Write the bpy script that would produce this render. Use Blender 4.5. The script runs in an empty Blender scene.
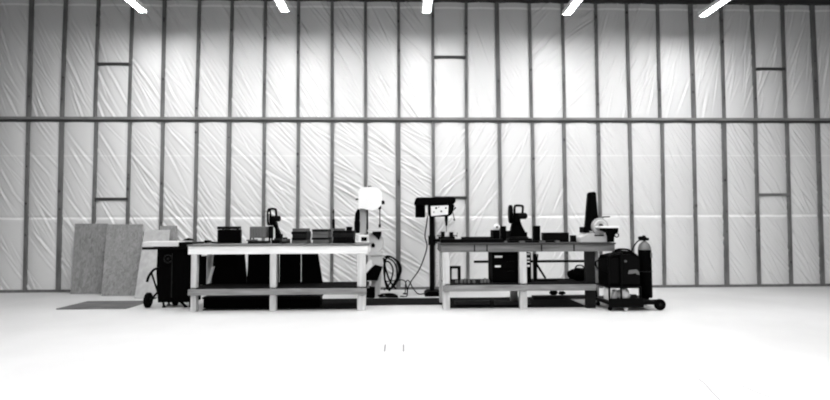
import bpy, bmesh, math, random
import numpy as np
from mathutils import Vector, Matrix

C = bpy.context.scene.collection
R = random.Random(7)

# ------------------------------------------------------------------ camera
F, YAW, PITCH, ROLL = 520.0, 0.0295, 0.0505, -0.0042
X0, H, D = -0.6013, 1.1365, 9.4877          # camera x, camera height, distance of the stud wall
fw = Vector((math.sin(YAW)*math.cos(PITCH), math.cos(YAW)*math.cos(PITCH), math.sin(PITCH)))
r_ = Vector((math.cos(YAW), -math.sin(YAW), 0)); u_ = r_.cross(fw)
cr, sr = math.cos(ROLL), math.sin(ROLL)
RT, UP = cr*r_ + sr*u_, -sr*r_ + cr*u_
cam = bpy.data.cameras.new('camera'); cam.sensor_width = 36; cam.lens = 36*F/830; cam.clip_end = 100
co = bpy.data.objects.new('camera', cam); C.objects.link(co)
co.matrix_world = Matrix(((RT.x, UP.x, -fw.x, X0), (RT.y, UP.y, -fw.y, 0), (RT.z, UP.z, -fw.z, H), (0, 0, 0, 1)))
bpy.context.scene.camera = co
sc = bpy.context.scene

# ------------------------------------------------------------------ world, exposure
w = bpy.data.worlds.new('world'); sc.world = w; w.use_nodes = True
w.node_tree.nodes['Background'].inputs[0].default_value = (1, 1, 1, 1)
w.node_tree.nodes['Background'].inputs[1].default_value = 0.02
sc.view_settings.view_transform = 'Standard'; sc.view_settings.look = 'None'
sc.view_settings.gamma = 1.0; sc.view_settings.exposure = 2.55
sc.cycles.filter_width = 2.1
LAMP = 22.0                                   # brightness of the strip lights

# ------------------------------------------------------------------ pixel -> place
def ray(px, py):
    return fw + RT*((px-415)/F) + UP*((200-py)/F)
def P(px, py, Y):
    d = ray(px, py); t = Y/d.y
    return Vector((X0+d.x*t, Y, H+d.z*t))
def PX(px, Y, py=250): return P(px, py, Y).x
def PZ(py, Y, px=415): return P(px, py, Y).z
def FL(px, py):
    d = ray(px, py); t = -H/d.z
    return Vector((X0+d.x*t, d.y*t, 0))

# ------------------------------------------------------------------ mesh collector
class MB:
    def __init__(s): s.v = []; s.f = []; s.sm = []
    def add(s, vs, fs, smooth=False):
        b = len(s.v); s.v += [tuple(v) for v in vs]
        for f in fs: s.f.append([b+i for i in f]); s.sm.append(smooth)
        return s
    def box(s, x0, y0, z0, x1, y1, z1, bev=0.0):
        if x0 > x1: x0, x1 = x1, x0
        if y0 > y1: y0, y1 = y1, y0
        if z0 > z1: z0, z1 = z1, z0
        b = min(bev, .45*min(x1-x0, y1-y0, z1-z0))
        if b <= 0:
            v = [(x, y, z) for z in (z0, z1) for y in (y0, y1) for x in (x0, x1)]
            return s.add(v, [(0,2,3,1), (4,5,7,6), (0,1,5,4), (2,6,7,3), (0,4,6,2), (1,3,7,5)])
        bm = bmesh.new()
        bmesh.ops.create_cube(bm, size=1, matrix=Matrix.Translation(((x0+x1)/2, (y0+y1)/2, (z0+z1)/2)) @ Matrix.Diagonal((x1-x0, y1-y0, z1-z0, 1)))
        bmesh.ops.bevel(bm, geom=bm.edges[:], offset=b, segments=2, affect='EDGES', profile=.5)
        return s.bm(bm)
    def bm(s, bm, smooth=False):
        bm.verts.index_update()
        s.add([v.co[:] for v in bm.verts], [[v.index for v in f.verts] for f in bm.faces], smooth); bm.free(); return s
    def obox(s, c, ax, ay, az):
        """box round centre c with half axes ax, ay, az"""
        c, ax, ay, az = map(Vector, (c, ax, ay, az))
        v = [c+ax*i+ay*j+az*k for k in (-1, 1) for j in (-1, 1) for i in (-1, 1)]
        return s.add(v, [(0,2,3,1), (4,5,7,6), (0,1,5,4), (2,6,7,3), (0,4,6,2), (1,3,7,5)])
    def prism(s, pts, y0, y1):
        """outline of (x, z) points given depth from y0 to y1"""
        n = len(pts)
        v = [(p[0], y0, p[1]) for p in pts] + [(p[0], y1, p[1]) for p in pts]
        f = [tuple(range(n)), tuple(range(2*n-1, n-1, -1))] + [(i, n+i, n+(i+1) % n, (i+1) % n) for i in range(n)]
        return s.add(v, f)
    def cyl(s, a, b, r0, r1=None, n=20, smooth=True):
        a, b = Vector(a), Vector(b); r1 = r0 if r1 is None else r1
        d = (b-a).normalized(); q = d.to_track_quat('Z', 'Y')
        ring = [q @ Vector((math.cos(2*math.pi*i/n), math.sin(2*math.pi*i/n), 0)) for i in range(n)]
        v = [a+p*r0 for p in ring] + [b+p*r1 for p in ring]
        s.add(v, [(i, (i+1) % n, n+(i+1) % n, n+i) for i in range(n)], smooth)
        s.add([a+p*r0 for p in ring], [tuple(range(n-1, -1, -1))])
        return s.add([b+p*r1 for p in ring], [tuple(range(n))])
    def lathe(s, c, axis, prof, n=24):
        """profile of (radius, distance along axis) turned about an axis through c"""
        c = Vector(c); q = Vector(axis).normalized().to_track_quat('Z', 'Y'); v = []
        for r, h in prof:
            v += [c + q @ Vector((r*math.cos(2*math.pi*i/n), r*math.sin(2*math.pi*i/n), h)) for i in range(n)]
        m = len(prof)
        f = [(j*n+i, j*n+(i+1) % n, (j+1)*n+(i+1) % n, (j+1)*n+i) for j in range(m-1) for i in range(n)]
        s.add(v, f, True)
        s.add(v[:n], [tuple(range(n-1, -1, -1))]); return s.add(v[-n:], [tuple(range(n))])
    def tube(s, pts, r, n=10, sub=6):
        pts = [Vector(p) for p in pts]
        if sub > 1 and len(pts) > 2:
            q = []; e = [pts[0]*2-pts[1]] + pts + [pts[-1]*2-pts[-2]]
            for i in range(1, len(e)-2):
                for k in range(sub):
                    t = k/sub; a, b, c, d = e[i-1:i+3]
                    q.append(.5*((2*b)+(c-a)*t+(2*a-5*b+4*c-d)*t*t+(3*b-a-3*c+d)*t**3))
            pts = q + [pts[-1]]
        v = []; nrm = None
        for i, p in enumerate(pts):
            t = (pts[min(i+1, len(pts)-1)]-pts[max(i-1, 0)]).normalized()
            if nrm is None: nrm = t.orthogonal().normalized()
            nrm = (nrm - t*nrm.dot(t)).normalized(); bn = t.cross(nrm)
            v += [p+(nrm*math.cos(2*math.pi*k/n)+bn*math.sin(2*math.pi*k/n))*r for k in range(n)]
        m = len(pts)
        f = [(j*n+i, j*n+(i+1) % n, (j+1)*n+(i+1) % n, (j+1)*n+i) for j in range(m-1) for i in range(n)]
        s.add(v, f, True); s.add(v[:n], [tuple(range(n-1, -1, -1))]); return s.add(v[-n:], [tuple(range(n))])
    def torus(s, c, axis, R0, r, a0=0, a1=2*math.pi, n=28, k=10):
        c = Vector(c); q = Vector(axis).normalized().to_track_quat('Z', 'Y')
        pts = [c+q @ Vector((R0*math.cos(a0+(a1-a0)*i/n), R0*math.sin(a0+(a1-a0)*i/n), 0)) for i in range(n+1)]
        return s.tube(pts, r, k, 1)

ORG = {}
def finish(name, mb, m, origin, marks=None, m2=None):
    me = bpy.data.meshes.new(name); nf = len(mb.f)
    if marks: mb.add(marks.v, marks.f)
    o3 = Vector(origin)
    me.from_pydata([(v[0]-o3.x, v[1]-o3.y, v[2]-o3.z) for v in mb.v], [], mb.f)
    me.polygons.foreach_set('use_smooth', mb.sm)
    me.materials.append(m); me.update()
    if marks:
        me.materials.append(m2); me.polygons.foreach_set('material_index', [0]*nf+[1]*(len(mb.f)-nf))
    bm = bmesh.new(); bm.from_mesh(me); bmesh.ops.recalc_face_normals(bm, faces=bm.faces[:]); bm.to_mesh(me); bm.free()
    o = bpy.data.objects.new(name, me); C.objects.link(o); ORG[o.name] = o3
    return o
def tag(o, label, cat, group=None, kind=None):
    o['label'] = label; o['category'] = cat
    if group: o['group'] = group
    if kind: o['kind'] = kind
    return o
def thing(name, label, cat, loc, group=None):
    o = bpy.data.objects.new(name, None); C.objects.link(o); o.location = loc; o.empty_display_size = .1
    ORG[o.name] = Vector(loc); return tag(o, label, cat, group)
def pieces(mb):
    """the separate pieces of a collector: what does not touch"""
    n = len(mb.v); p = list(range(n))
    def f(i):
        while p[i] != i: p[i] = p[p[i]]; i = p[i]
        return i
    seen = {}
    for i, v in enumerate(mb.v):
        k = (round(v[0], 5), round(v[1], 5), round(v[2], 5))
        if k in seen: p[f(i)] = f(seen[k])
        else: seen[k] = i
    for q in mb.f:
        for i in q[1:]: p[f(i)] = f(q[0])
    g = {}
    for i in range(n): g.setdefault(f(i), []).append(i)
    cl = []
    for ids in g.values():
        a = np.array([mb.v[i] for i in ids]); cl.append([a.min(0)-.001, a.max(0)+.001, set(ids)])
    again = True
    while again:
        again = False
        for i in range(len(cl)):
            for j in range(i+1, len(cl)):
                if (cl[i][0] <= cl[j][1]).all() and (cl[j][0] <= cl[i][1]).all():
                    cl[i] = [np.minimum(cl[i][0], cl[j][0]), np.maximum(cl[i][1], cl[j][1]), cl[i][2] | cl[j][2]]; del cl[j]; again = True; break
            if again: break
    if len(cl) == 1: return [mb]
    out = []
    for _, _, ids in cl:
        m2 = MB(); idx = {i: k for k, i in enumerate(sorted(ids))}; m2.v = [mb.v[i] for i in sorted(ids)]
        for q, sm in zip(mb.f, mb.sm):
            if q[0] in idx: m2.f.append([idx[i] for i in q]); m2.sm.append(sm)
        out.append(m2)
    return out
def part(name, mb, m, parent, label=None):
    ps = pieces(mb)
    if len(ps) > 1:
        return [part1(name, q, m, parent, label) for q in ps][0]
    return part1(name, mb, m, parent, label)
def part1(name, mb, m, parent, label=None):
    o = finish(name, mb, m, ORG[parent.name]); o.parent = parent
    if label: o['label'] = label
    return o
def single(name, mb, m, label, cat, loc, group=None, kind=None, marks=None, m2=None):
    o = finish(name, mb, m, loc, marks, m2); o.location = loc; return tag(o, label, cat, group, kind)
def copy_tree(o, parent=None, delta=None):
    c = o.copy(); C.objects.link(c); ORG[c.name] = ORG[o.name] + (delta or Vector())
    if parent: c.parent = parent
    elif delta: c.location = o.location + delta
    for ch in list(o.children): copy_tree(ch, c, delta)
    return c

# ------------------------------------------------------------------ materials
def mat(name, c, rough=.6, metal=0.0, var=0.0, scale=(6, 6, 6), detail=4, bump=0.0, dist=.01, spec=.5, warp=0.0):
    m = bpy.data.materials.new(name); m.use_nodes = True
    nt = m.node_tree; b = nt.nodes['Principled BSDF']
    b.inputs['Base Color'].default_value = (c, c, c, 1); b.inputs['Roughness'].default_value = rough
    b.inputs['Metallic'].default_value = metal; b.inputs['Specular IOR Level'].default_value = spec
    if var or bump:
        tc = nt.nodes.new('ShaderNodeTexCoord'); mp = nt.nodes.new('ShaderNodeMapping'); mp.inputs['Scale'].default_value = scale
        nz = nt.nodes.new('ShaderNodeTexNoise'); nz.inputs['Scale'].default_value = 1; nz.inputs['Detail'].default_value = detail
        nz.inputs['Distortion'].default_value = warp
        nt.links.new(tc.outputs['Object'], mp.inputs[0]); nt.links.new(mp.outputs[0], nz.inputs['Vector'])
        if var:
            cr_ = nt.nodes.new('ShaderNodeValToRGB')
            lo, hi = c*(1-var), min(1, c*(1+var))
            cr_.color_ramp.elements[0].position = .3; cr_.color_ramp.elements[0].color = (lo, lo, lo, 1)
            cr_.color_ramp.elements[1].position = .7; cr_.color_ramp.elements[1].color = (hi, hi, hi, 1)
            nt.links.new(nz.outputs['Fac'], cr_.inputs[0]); nt.links.new(cr_.outputs[0], b.inputs['Base Color'])
        if bump:
            bp = nt.nodes.new('ShaderNodeBump'); bp.inputs['Strength'].default_value = bump; bp.inputs['Distance'].default_value = dist
            nt.links.new(nz.outputs['Fac'], bp.inputs['Height']); nt.links.new(bp.outputs[0], b.inputs['Normal'])
    return m
def emit(name, s):
    m = bpy.data.materials.new(name); m.use_nodes = True; b = m.node_tree.nodes['Principled BSDF']
    b.inputs['Base Color'].default_value = (.9, .9, .9, 1)
    b.inputs['Emission Color'].default_value = (1, 1, 1, 1); b.inputs['Emission Strength'].default_value = s
    return m

M = {}
M['stud'] = mat('stud_wood', .125, .8, var=.35, scale=(14, 14, 2.2), bump=.3)
M['plate'] = mat('plate_wood', .14, .8, var=.35, scale=(2.2, 14, 14), bump=.3)
M['rail'] = mat('rail_wood', .2, .8, var=.3, scale=(2.2, 14, 14), bump=.3)
M['dark_wood'] = mat('dark_wood', .03, .8, var=.3, scale=(3, 14, 14))
M['knot'] = mat('knot_wood', .025, .8)
M['pine'] = mat('pine_wood', .74, .65, var=.13, scale=(2.0, 10, 26), bump=.2)
M['pine_leg'] = mat('pine_leg_wood', .5, .65, var=.2, scale=(22, 22, 2.5), bump=.2)
M['grey_pine'] = mat('grey_pine_wood', .19, .7, var=.35, scale=(2.5, 10, 24), bump=.2)
M['grey_apron'] = mat('grey_apron_wood', .12, .7, var=.4, scale=(2.5, 10, 24), bump=.2)
M['bench_top'] = mat('bench_top_wood', .12, .7, var=.3, scale=(3, 9, 9))
M['dark_top'] = mat('dark_top_wood', .02, .6, var=.3, scale=(3, 9, 9))
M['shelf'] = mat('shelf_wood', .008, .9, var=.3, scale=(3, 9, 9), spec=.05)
M['ply'] = mat('plywood', .215, .75, var=.34, scale=(22, 22, 7), detail=7, warp=1.6)
M['ply_pale'] = mat('pale_plywood', .37, .7, var=.14, scale=(14, 14, 2))
M['ply_floor'] = mat('floor_plywood', .10, .8, var=.4, scale=(3, 6, 3), detail=6)
M['black'] = mat('black_paint', .0010, .6, spec=.02)
M['black_metal'] = mat('black_steel', .0018, .5, spec=.05)
M['dark'] = mat('dark_steel', .007, .55, var=.4, scale=(5, 9, 9), spec=.1)
M['mid'] = mat('worn_steel', .07, .5, var=.35, scale=(5, 9, 20))
M['grey'] = mat('grey_paint', .11, .5, var=.12)
M['rubber'] = mat('black_rubber', .0016, .85, spec=.04)
M['column'] = mat('column_paint', .32, .5)
M['white'] = mat('white_enamel', .82, .35)
M['offwhite'] = mat('offwhite_enamel', .52, .45, var=.06)
M['alu'] = mat('aluminium', .6, .4, metal=.1, var=.1, scale=(4, 20, 20))
M['label'] = mat('white_label', .8, .6)
M['tank_top'] = mat('tank_shoulder_paint', .12, .4)
M['mat_and_shade'] = mat('mat_and_shade', .006, .9, var=.4, scale=(6, 6, 6), spec=.05)
M['tape'] = mat('floor_tape', .16, .7)
M['ceil'] = mat('ceiling_sheet', .06, .8)
M['housing'] = mat('lamp_housing', .7, .5)
M['lens'] = emit('lamp_lens', LAMP)

# concrete floor
def floor_mat():
    m = mat('concrete', .54, .6, var=.08, scale=(.7, .7, .7), detail=8, spec=.35)
    return m
M['floor'] = floor_mat()

# white vapour barrier with taped seams
def poly_mat():
    m = bpy.data.materials.new('vapour_barrier'); m.use_nodes = True; nt = m.node_tree; b = nt.nodes['Principled BSDF']
    b.inputs['Roughness'].default_value = .42; b.inputs['Specular IOR Level'].default_value = .35
    tc = nt.nodes.new('ShaderNodeTexCoord'); sp = nt.nodes.new('ShaderNodeSeparateXYZ'); nt.links.new(tc.outputs['Object'], sp.inputs[0])
    last = None
    for zc, hw, amt in ((SEAM1, .020, 1), (SEAM2, .020, .9), (SEAM3, .012, .35)):
        a = nt.nodes.new('ShaderNodeMath'); a.operation = 'COMPARE'; a.inputs[1].default_value = zc; a.inputs[2].default_value = hw
        nt.links.new(sp.outputs['Z'], a.inputs[0])
        k = nt.nodes.new('ShaderNodeMath'); k.operation = 'MULTIPLY'; k.inputs[1].default_value = amt; nt.links.new(a.outputs[0], k.inputs[0])
        if last is None: last = k
        else:
            s = nt.nodes.new('ShaderNodeMath'); s.operation = 'ADD'; nt.links.new(last.outputs[0], s.inputs[0]); nt.links.new(k.outputs[0], s.inputs[1]); last = s
    mx = nt.nodes.new('ShaderNodeMix'); mx.data_type = 'RGBA'
    mx.inputs[6].default_value = (.66, .66, .66, 1); mx.inputs[7].default_value = (.9, .9, .9, 1)
    nt.links.new(last.outputs[0], mx.inputs[0]); nt.links.new(mx.outputs[2], b.inputs['Base Color'])
    return m
SEAM1, SEAM2, SEAM3 = PZ(217, D), PZ(8.5, D), PZ(156, D)
M['poly'] = poly_mat()

# ------------------------------------------------------------------ the setting
ZP0, ZP1 = PZ(122.3, D-.07), PZ(117.3, D-.07)       # middle plate of the wall
ZTOP = PZ(3.0, D)
ORD = ['first', 'second', 'third', 'fourth', 'fifth', 'sixth', 'seventh', 'eighth', 'ninth', 'tenth', 'eleventh', 'twelfth', 'thirteenth', 'fourteenth',
       'fifteenth', 'sixteenth', 'seventeenth', 'eighteenth', 'nineteenth', 'twentieth', 'twenty-first', 'twenty-second', 'twenty-third', 'twenty-fourth', 'twenty-fifth']
trim_n = [0]
def trim(mb, m, label, cat, loc, marks=None, m2=None):
    trim_n[0] += 1
    return single('trim_%d' % trim_n[0], mb, m, label, cat, loc, kind='structure', marks=marks, m2=m2)

single('floor', MB().box(-12, -7, -.12, 12, D+.25, 0), M['floor'], 'pale smooth concrete floor, glaring white under the lamps', 'floor', (0, 0, 0), kind='structure')
single('ceiling', MB().box(-12, -7, ZTOP+.10, 12, D+.25, ZTOP+.22), M['ceil'], 'dark ceiling just above the wall header', 'ceiling', (0, 0, ZTOP+.1), kind='structure')

u100 = [28.6,62,95,129,162.2,196.4,229.7,263.9,297.8,332,365.6,399,433,466.4,498.6,531.5,564.6,597.8,629.6,660,693.9,724.3,755.9,785.7,816.9]
u10 = [30.9,65,97.7,131.8,164,198.9,231.8,265.2,298.3,332,365.4,398.5,432.8,466.2,497,529.7,562.6,596,627,658,691,721.7,752.3,783,812.8]
l150 = [27,60.7,95,128.8,162,196,228.5,263.9,298,332,365.6,398,433.3,467,499.8,533,564.6,599,630.6,663,694.6,724.8,756.6,788.3,819]
l285 = {0: 24.2, 1: 57.7, 19: 665, 20: 697.5, 21: 727.5, 22: 760, 23: 792, 24: 823.4}
YS = D-.055
def line(a, ya, b, yb):
    p, q = P(a, ya, YS), P(b, yb, YS); return lambda z: p.x+(q.x-p.x)*(z-p.z)/(q.z-p.z)
up = [line(u100[k], 100, u10[k], 10) for k in range(25)]
lo = []
for k in range(25):
    if k in l285: lo.append(line(l150[k], 150, l285[k], 285))
    else:
        p = P(l150[k], 150, YS).x; lo.append(lambda z, p=p, k=k: p)
wide_u = {0: .075, 1: .06, 4: .06, 14: .07, 17: .05, 20: .075, 23: .055, 24: .085}
wide_l = {1: .075, 6: .075, 11: .085, 16: .06, 21: .08, 24: .07}

# stretched plastic sheet with folds, one mesh across the whole wall
def bay_heights(U, V, wid, hgt, n, ang, amp, rnd, spread):
    X, Z = U*wid, V*hgt
    h = .050*np.power(np.clip(4*U*(1-U), 0, 1), .55)
    for _ in range(int(n*1.7)):
        a = math.radians(ang + rnd.uniform(-spread, spread))
        x0 = rnd.choice((0, 0, .25, .7))*wid + rnd.uniform(-.05, .05); z0 = rnd.uniform(-.05, 1.12)*hgt
        dx, dz = math.cos(a), -math.sin(a)
        along = (X-x0)*dx + (Z-z0)*dz; across = -(X-x0)*dz + (Z-z0)*dx
        L = rnd.uniform(.3, 1.05); s = rnd.uniform(.006, .015)
        fall = np.exp(-((along-L*.4)/(L*.5))**2)
        bend = across - rnd.uniform(-.08, .08)*along**2
        g = np.exp(-(bend/s)**2) - .6*np.exp(-((bend-2.1*s)/(1.4*s))**2)
        h += rnd.uniform(.45, 1)*amp*1.2*(s/.011)**.8*fall*g
    return h
def wall_sheet():
    rnd = random.Random(11); mb = MB()
    # bay -> (upper angle, upper count, lower angle, lower count, amplitude); angle: down-right positive
    def style(b):
        if b < 3: return (62, 14, 55, 15, 0.0149)
        if b < 7: return (58, 22, 50, 28, 0.0164)
        if b < 9: return (56, 26, 42, 40, 0.0190)
        if b < 12: return (55, 16, 34, 36, 0.0202)
        if b == 12: return (68, 10, -48, 30, 0.0152)
        if b == 13: return (75, 8, -58, 20, 0.0149)
        if b == 14: return (62, 12, -62, 20, 0.0134)
        if b == 15: return (-42, 16, -60, 24, 0.0152)
        if b == 16: return (-45, 16, 60, 24, 0.0152)
        if b < 19: return (-70, 20, 60, 28, 0.0149)
        return (-74, 18, 58, 30, 0.0134)
    zs_lo, zs_hi = np.linspace(.03, ZP0, 210), np.linspace(ZP1, ZTOP+.02, 150)
    nu = 44; us = np.linspace(0, 1, nu)
    for lines, zs, sel in ((lo, zs_lo, 1), (up, zs_hi, 0)):
        for b in range(-2, 27):
            def edge(k, z):
                if 0 <= k <= 24: return lines[k](z)
                return lines[0](z)+k*.61 if k < 0 else lines[24](z)+(k-24)*.61
            a, bb = np.array([edge(b, z) for z in zs]), np.array([edge(b+1, z) for z in zs])
            U, V = np.meshgrid(us, (zs-zs[0])/(zs[-1]-zs[0]))
            st = style(max(0, min(24, b)))
            hh = bay_heights(U, V, .61, zs[-1]-zs[0], st[2*sel+1], st[2*sel], st[4], rnd, 9)
            if sel: hh -= .012*np.exp(-((zs[:, None]-SEAM1)/.03)**2)
            Xg = a[:, None] + (bb-a)[:, None]*U
            vs = np.stack([Xg, D-hh, np.repeat(zs[:, None], nu, 1)], -1).reshape(-1, 3).tolist()
            n = len(zs)
            mb.add(vs, [(j*nu+i, j*nu+i+1, (j+1)*nu+i+1, (j+1)*nu+i) for j in range(n-1) for i in range(nu-1)], True)
    return mb
ws = wall_sheet()
wall = bpy.data.meshes.new('wall_back'); wall.from_pydata(ws.v, [], ws.f); wall.polygons.foreach_set('use_smooth', ws.sm); wall.materials.append(M['poly'])
wo = bpy.data.objects.new('wall_back', wall); C.objects.link(wo)
tag(wo, 'white wrinkled plastic vapour barrier stretched over the wall behind the studs', 'wall', kind='structure')

XL, XR = lo[0](1)-2*.61, lo[24](1)+2*.61
for k in range(25):
    for nm, ln, wd, z0, z1 in (('upper', up, wide_u.get(k, .050), ZP1, ZTOP), ('lower', lo, wide_l.get(k, .054), .04, ZP0)):
        b = MB(); q = wd/2
        x0, x1 = ln[k](z0), ln[k](z1)
        vs = [(x+sx*q, y, z) for (x, z) in ((x0, z0), (x1, z1)) for y in (YS, D+.02) for sx in (-1, 1)]
        b.add(vs, [(0,2,3,1), (4,5,7,6), (0,1,5,4), (2,6,7,3), (0,4,6,2), (1,3,7,5)])
        base = Vector((x0, D-.02, z0))
        kn = MB(); rr = random.Random(k*3+(nm == 'upper'))
        for _ in range(rr.randint(1, 4)):
            z = rr.uniform(z0+.15, z1-.15); x = ln[k](z)+rr.uniform(-.2, .2)*wd
            kn.cyl((x, YS-.004, z), (x, YS+.01, z), rr.uniform(.012, .024), n=10)
        trim(b, M['stud'], '%s wall stud above the middle rail, %s from the left end' % (('thick' if wd > .055 else 'thin') + ' wooden', ORD[k]) if nm == 'upper'
                 else '%s wall stud between floor and middle rail, %s from the left end' % (('thick' if wd > .055 else 'thin') + ' wooden', ORD[k]), 'stud', base, kn, M['knot'])
# rails
xa, xb = PX(-14, YS, 119), PX(845, YS, 122)
def slope_beam(za0, za1, zb0, zb1, y0, y1):
    b = MB()
    vs = [(xa, y, z) for z in (za0, za1) for y in (y0, y1)] + [(xb, y, z) for z in (zb0, zb1) for y in (y0, y1)]
    return b.add(vs, [(0,1,3,2), (4,6,7,5), (0,4,5,1), (2,3,7,6), (0,2,6,4), (1,5,7,3)])
trim(MB().box(XL, D-.07, (ZP0+ZP1)/2, XR, D+.02, ZP1), M['rail'], 'long grey wooden middle rail across the wall, its upper board', 'rail', (0, D, ZP0))
trim(MB().box(XL, D-.055, ZP0, XR, D+.02, (ZP0+ZP1)/2-.002), M['dark_wood'], 'long dark wooden board directly under the middle wall rail', 'rail', (0, D, ZP0))
trim(MB().box(XL, D-.07, 0, XR, D+.02, .045), M['stud'], 'wooden bottom plate along the foot of the stud wall', 'rail', (0, D, 0))
trim(MB().box(XL, D-.12, ZTOP, XR, D+.02, ZTOP+.10), M['dark_wood'], 'dark wooden header along the top of the wall', 'rail', (0, D, ZTOP))
for (bx0, bx1, by, which, lab) in ((97, 129, 65.5, up, 'dark cross block high between the third and fourth studs from the left end'), (434, 466, 57, up, 'dark cross block high above the drill press'),
                              (757, 785, 67.3, up, 'dark cross block high near the right end of the wall'), (95, 128, 198.3, lo, 'dark cross block above the leaning plywood sheets'),
                              (434, 467, 197.8, lo, 'dark cross block right behind the drill press head'), (758, 789, 195.5, lo, 'grey cross block low near the right end of the wall')):
    z = PZ(by, YS); trim(MB().box(PX(bx0, YS, by), YS-.012, z-.025, PX(bx1, YS, by), D+.02, z+.025), M['plate' if bx0 == 758 else 'dark_wood'], lab, 'blocking', (PX(bx0, YS, by), D, z))

# hairline cracks and two tape dashes on the floor
def floor_strip(pts, wdt, h=.0015):
    b = MB()
    for p, q in zip(pts[:-1], pts[1:]):
        d = (q-p).normalized(); n = Vector((-d.y, d.x, 0))*wdt/2
        b.add([p-n, q-n, q+n, p+n, p-n+Vector((0, 0, h)), q-n+Vector((0, 0, h)), q+n+Vector((0, 0, h)), p+n+Vector((0, 0, h))],
              [(0,3,2,1), (4,5,6,7), (0,1,5,4), (1,2,6,5), (2,3,7,6), (3,0,4,7)])
    return b
trim(floor_strip([FL(699, 379), FL(706, 385), FL(712, 392), FL(720, 400)], .006, .0008), M['grey'], 'longer hairline crack in the concrete at lower right', 'crack', (0, 0, 0))
trim(floor_strip([FL(742, 386), FL(756, 392), FL(772, 398)], .006, .0008), M['grey'], 'fainter hairline crack in the concrete farthest to the right', 'crack', (0, 0, 0))
for px, lab in ((385, 'left one of two short grey dashes on the floor'), (403.5, 'right one of two short grey dashes on the floor')):
    a, b2 = FL(px-(.5 if px < 390 else 0), 351.5), FL(px+(.3 if px < 390 else 0), 344.5)
    single('floor_tape', floor_strip([a, b2], .015), M['tape'], lab, 'floor tape', ((a.x+b2.x)/2, (a.y+b2.y)/2, 0), 'tape dashes on the floor')

# ------------------------------------------------------------------ ceiling lights
ZL = PZ(34, D)
LX = [((143.5, 12.5), 'leftmost'), ((285, 12), 'second from left'), ((426.5, 13), 'middle'), ((567, 15), 'second from right'), ((703, 16.5), 'rightmost')]
def strip_light(x, y1, length, label):
    t = thing('strip_light', label, 'ceiling light', (x, y1-length/2, ZL), 'strip lights under the ceiling')
    hm = MB().box(x-.085, y1-length, ZL, x+.085, y1, ZL+.06, .004).box(x-.085, y1-.012, ZL-.009, x+.085, y1, ZL).box(x-.085, y1-length, ZL-.009, x+.085, y1-length+.012, ZL)
    part('housing', hm, M['housing'], t)
    n = 10; lm = MB()
    prof = [(x-.05*math.cos(math.pi*i/n), ZL-.001-.007*math.sin(math.pi*i/n)) for i in range(n+1)]
    lm.prism(prof, y1-length+.014, y1-.014)
    part('lens', lm, M['lens'], t, 'glowing white lens')
    part('hanger', MB().cyl((x, y1-length*.8, ZL+.06), (x, y1-length*.8, ZTOP+.10), .006, n=8).cyl((x, y1-.25, ZL+.06), (x, y1-.25, ZTOP+.10), .006, n=8), M['grey'], t)
    return t
LEN = 1.22
for (px, py), wh in LX:
    d = ray(px, py); t_ = (ZL-.008-H)/d.z; x, y = X0+d.x*t_, d.y*t_
    y = min(y, D-.5)
    L0 = strip_light(x, y, LEN, '%s of the five glowing strip lights at the top edge' % wh)
    for k in range(1, 6):  # unseen copies of each lamp, added to light the wall and floor
        c = copy_tree(L0, None, Vector((0, -2.1*k, 0))); c['label'] = 'unseen strip light added farther out over the open floor for light'

# ------------------------------------------------------------------ workbenches
YB = 7.13; YR = YB+.66
ZT = PZ(243.6, YB)+.0015                                     # bench top
def bench(label, xl, xr, yfr, legs, ystr, mtop, mfront, mleg, mstr, short=False, gaps=()):
    x0, x1 = PX(xl, YB), PX(xr, YB)
    t = thing('workbench', label, 'workbench', ((x0+x1)/2, (YB+YR)/2, 0), 'plywood topped workbenches')
    zt = ZT-.0015; zf0 = PZ(yfr[1], YB)
    part('tabletop', MB().box(x0-.01, YB-.015, zt-.022, x1+.01, YR+.015, zt, .003), mtop, t)
    ap = MB().box(x0, YB, zf0, x1, YB+.04, zt-.022, .004)
    part('apron', ap, mfront, t); part('apron', MB().box(x0, YR-.04, zf0, x1, YR, zt-.022, .004), mfront, t)
    part('end_board', MB().box(x0, YB+.04, zf0, x0+.04, YR-.04, zt-.022), mfront, t); part('end_board', MB().box(x1-.04, YB+.04, zf0, x1, YR-.04, zt-.022), mfront, t)
    zs1, zs0 = PZ(ystr[0], YB), PZ(ystr[1], YB)
    for i, (a, b) in enumerate(legs):
        xa_, xb_ = PX(a, YB), PX(b, YB); last = short and i == len(legs)-1
        part('leg', MB().box(xa_, YB+.002, 0, xb_, YB+.09, zf0, .004), M['dark'] if last else mleg, t, 'dark leg' if last else None)
        if last: xa_, xb_ = x1-.10, x1-.012
        elif i == len(legs)-1: xa_, xb_ = PX(a+.4, YR-.09), PX(b-.6, YR-.09)
        part('leg', MB().box(xa_, YR-.09, .0135 if (short and not last) or (i and not short) else 0, xb_, YR, zf0, .004), mleg, t)
    xs = PX(legs[-1][1], YB) if short else x1-.02
    for g in gaps: part('apron_joint', MB().box(PX(g, YB)-.008, YB-.004, zf0+.002, PX(g, YB)+.008, YB+.002, zt-.024), M['black_metal'], t, 'dark strap across the apron')
    part('stretcher', MB().box(x0+.02, YB-.035, zs0, xs, YB+.002, zs1, .004), mstr, t)
    part('stretcher', MB().box(x0+.02, YR, zs0, x1-.02, YR+.035, zs1, .004), mstr, t)
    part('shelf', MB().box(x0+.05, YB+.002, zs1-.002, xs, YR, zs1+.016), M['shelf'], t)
    return t, x0, x1, zs1+.0175
BL, lx0, lx1, SZL = bench('pale wooden workbench with a white front board and black sheets beneath', 188, 368, (245.9, 253.2), ((191.2, 196.6), (270, 276.2), (357.2, 365.6)), (287.5, 293.5), M['bench_top'], M['pine'], M['pine_leg'], M['grey_pine'])
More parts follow.
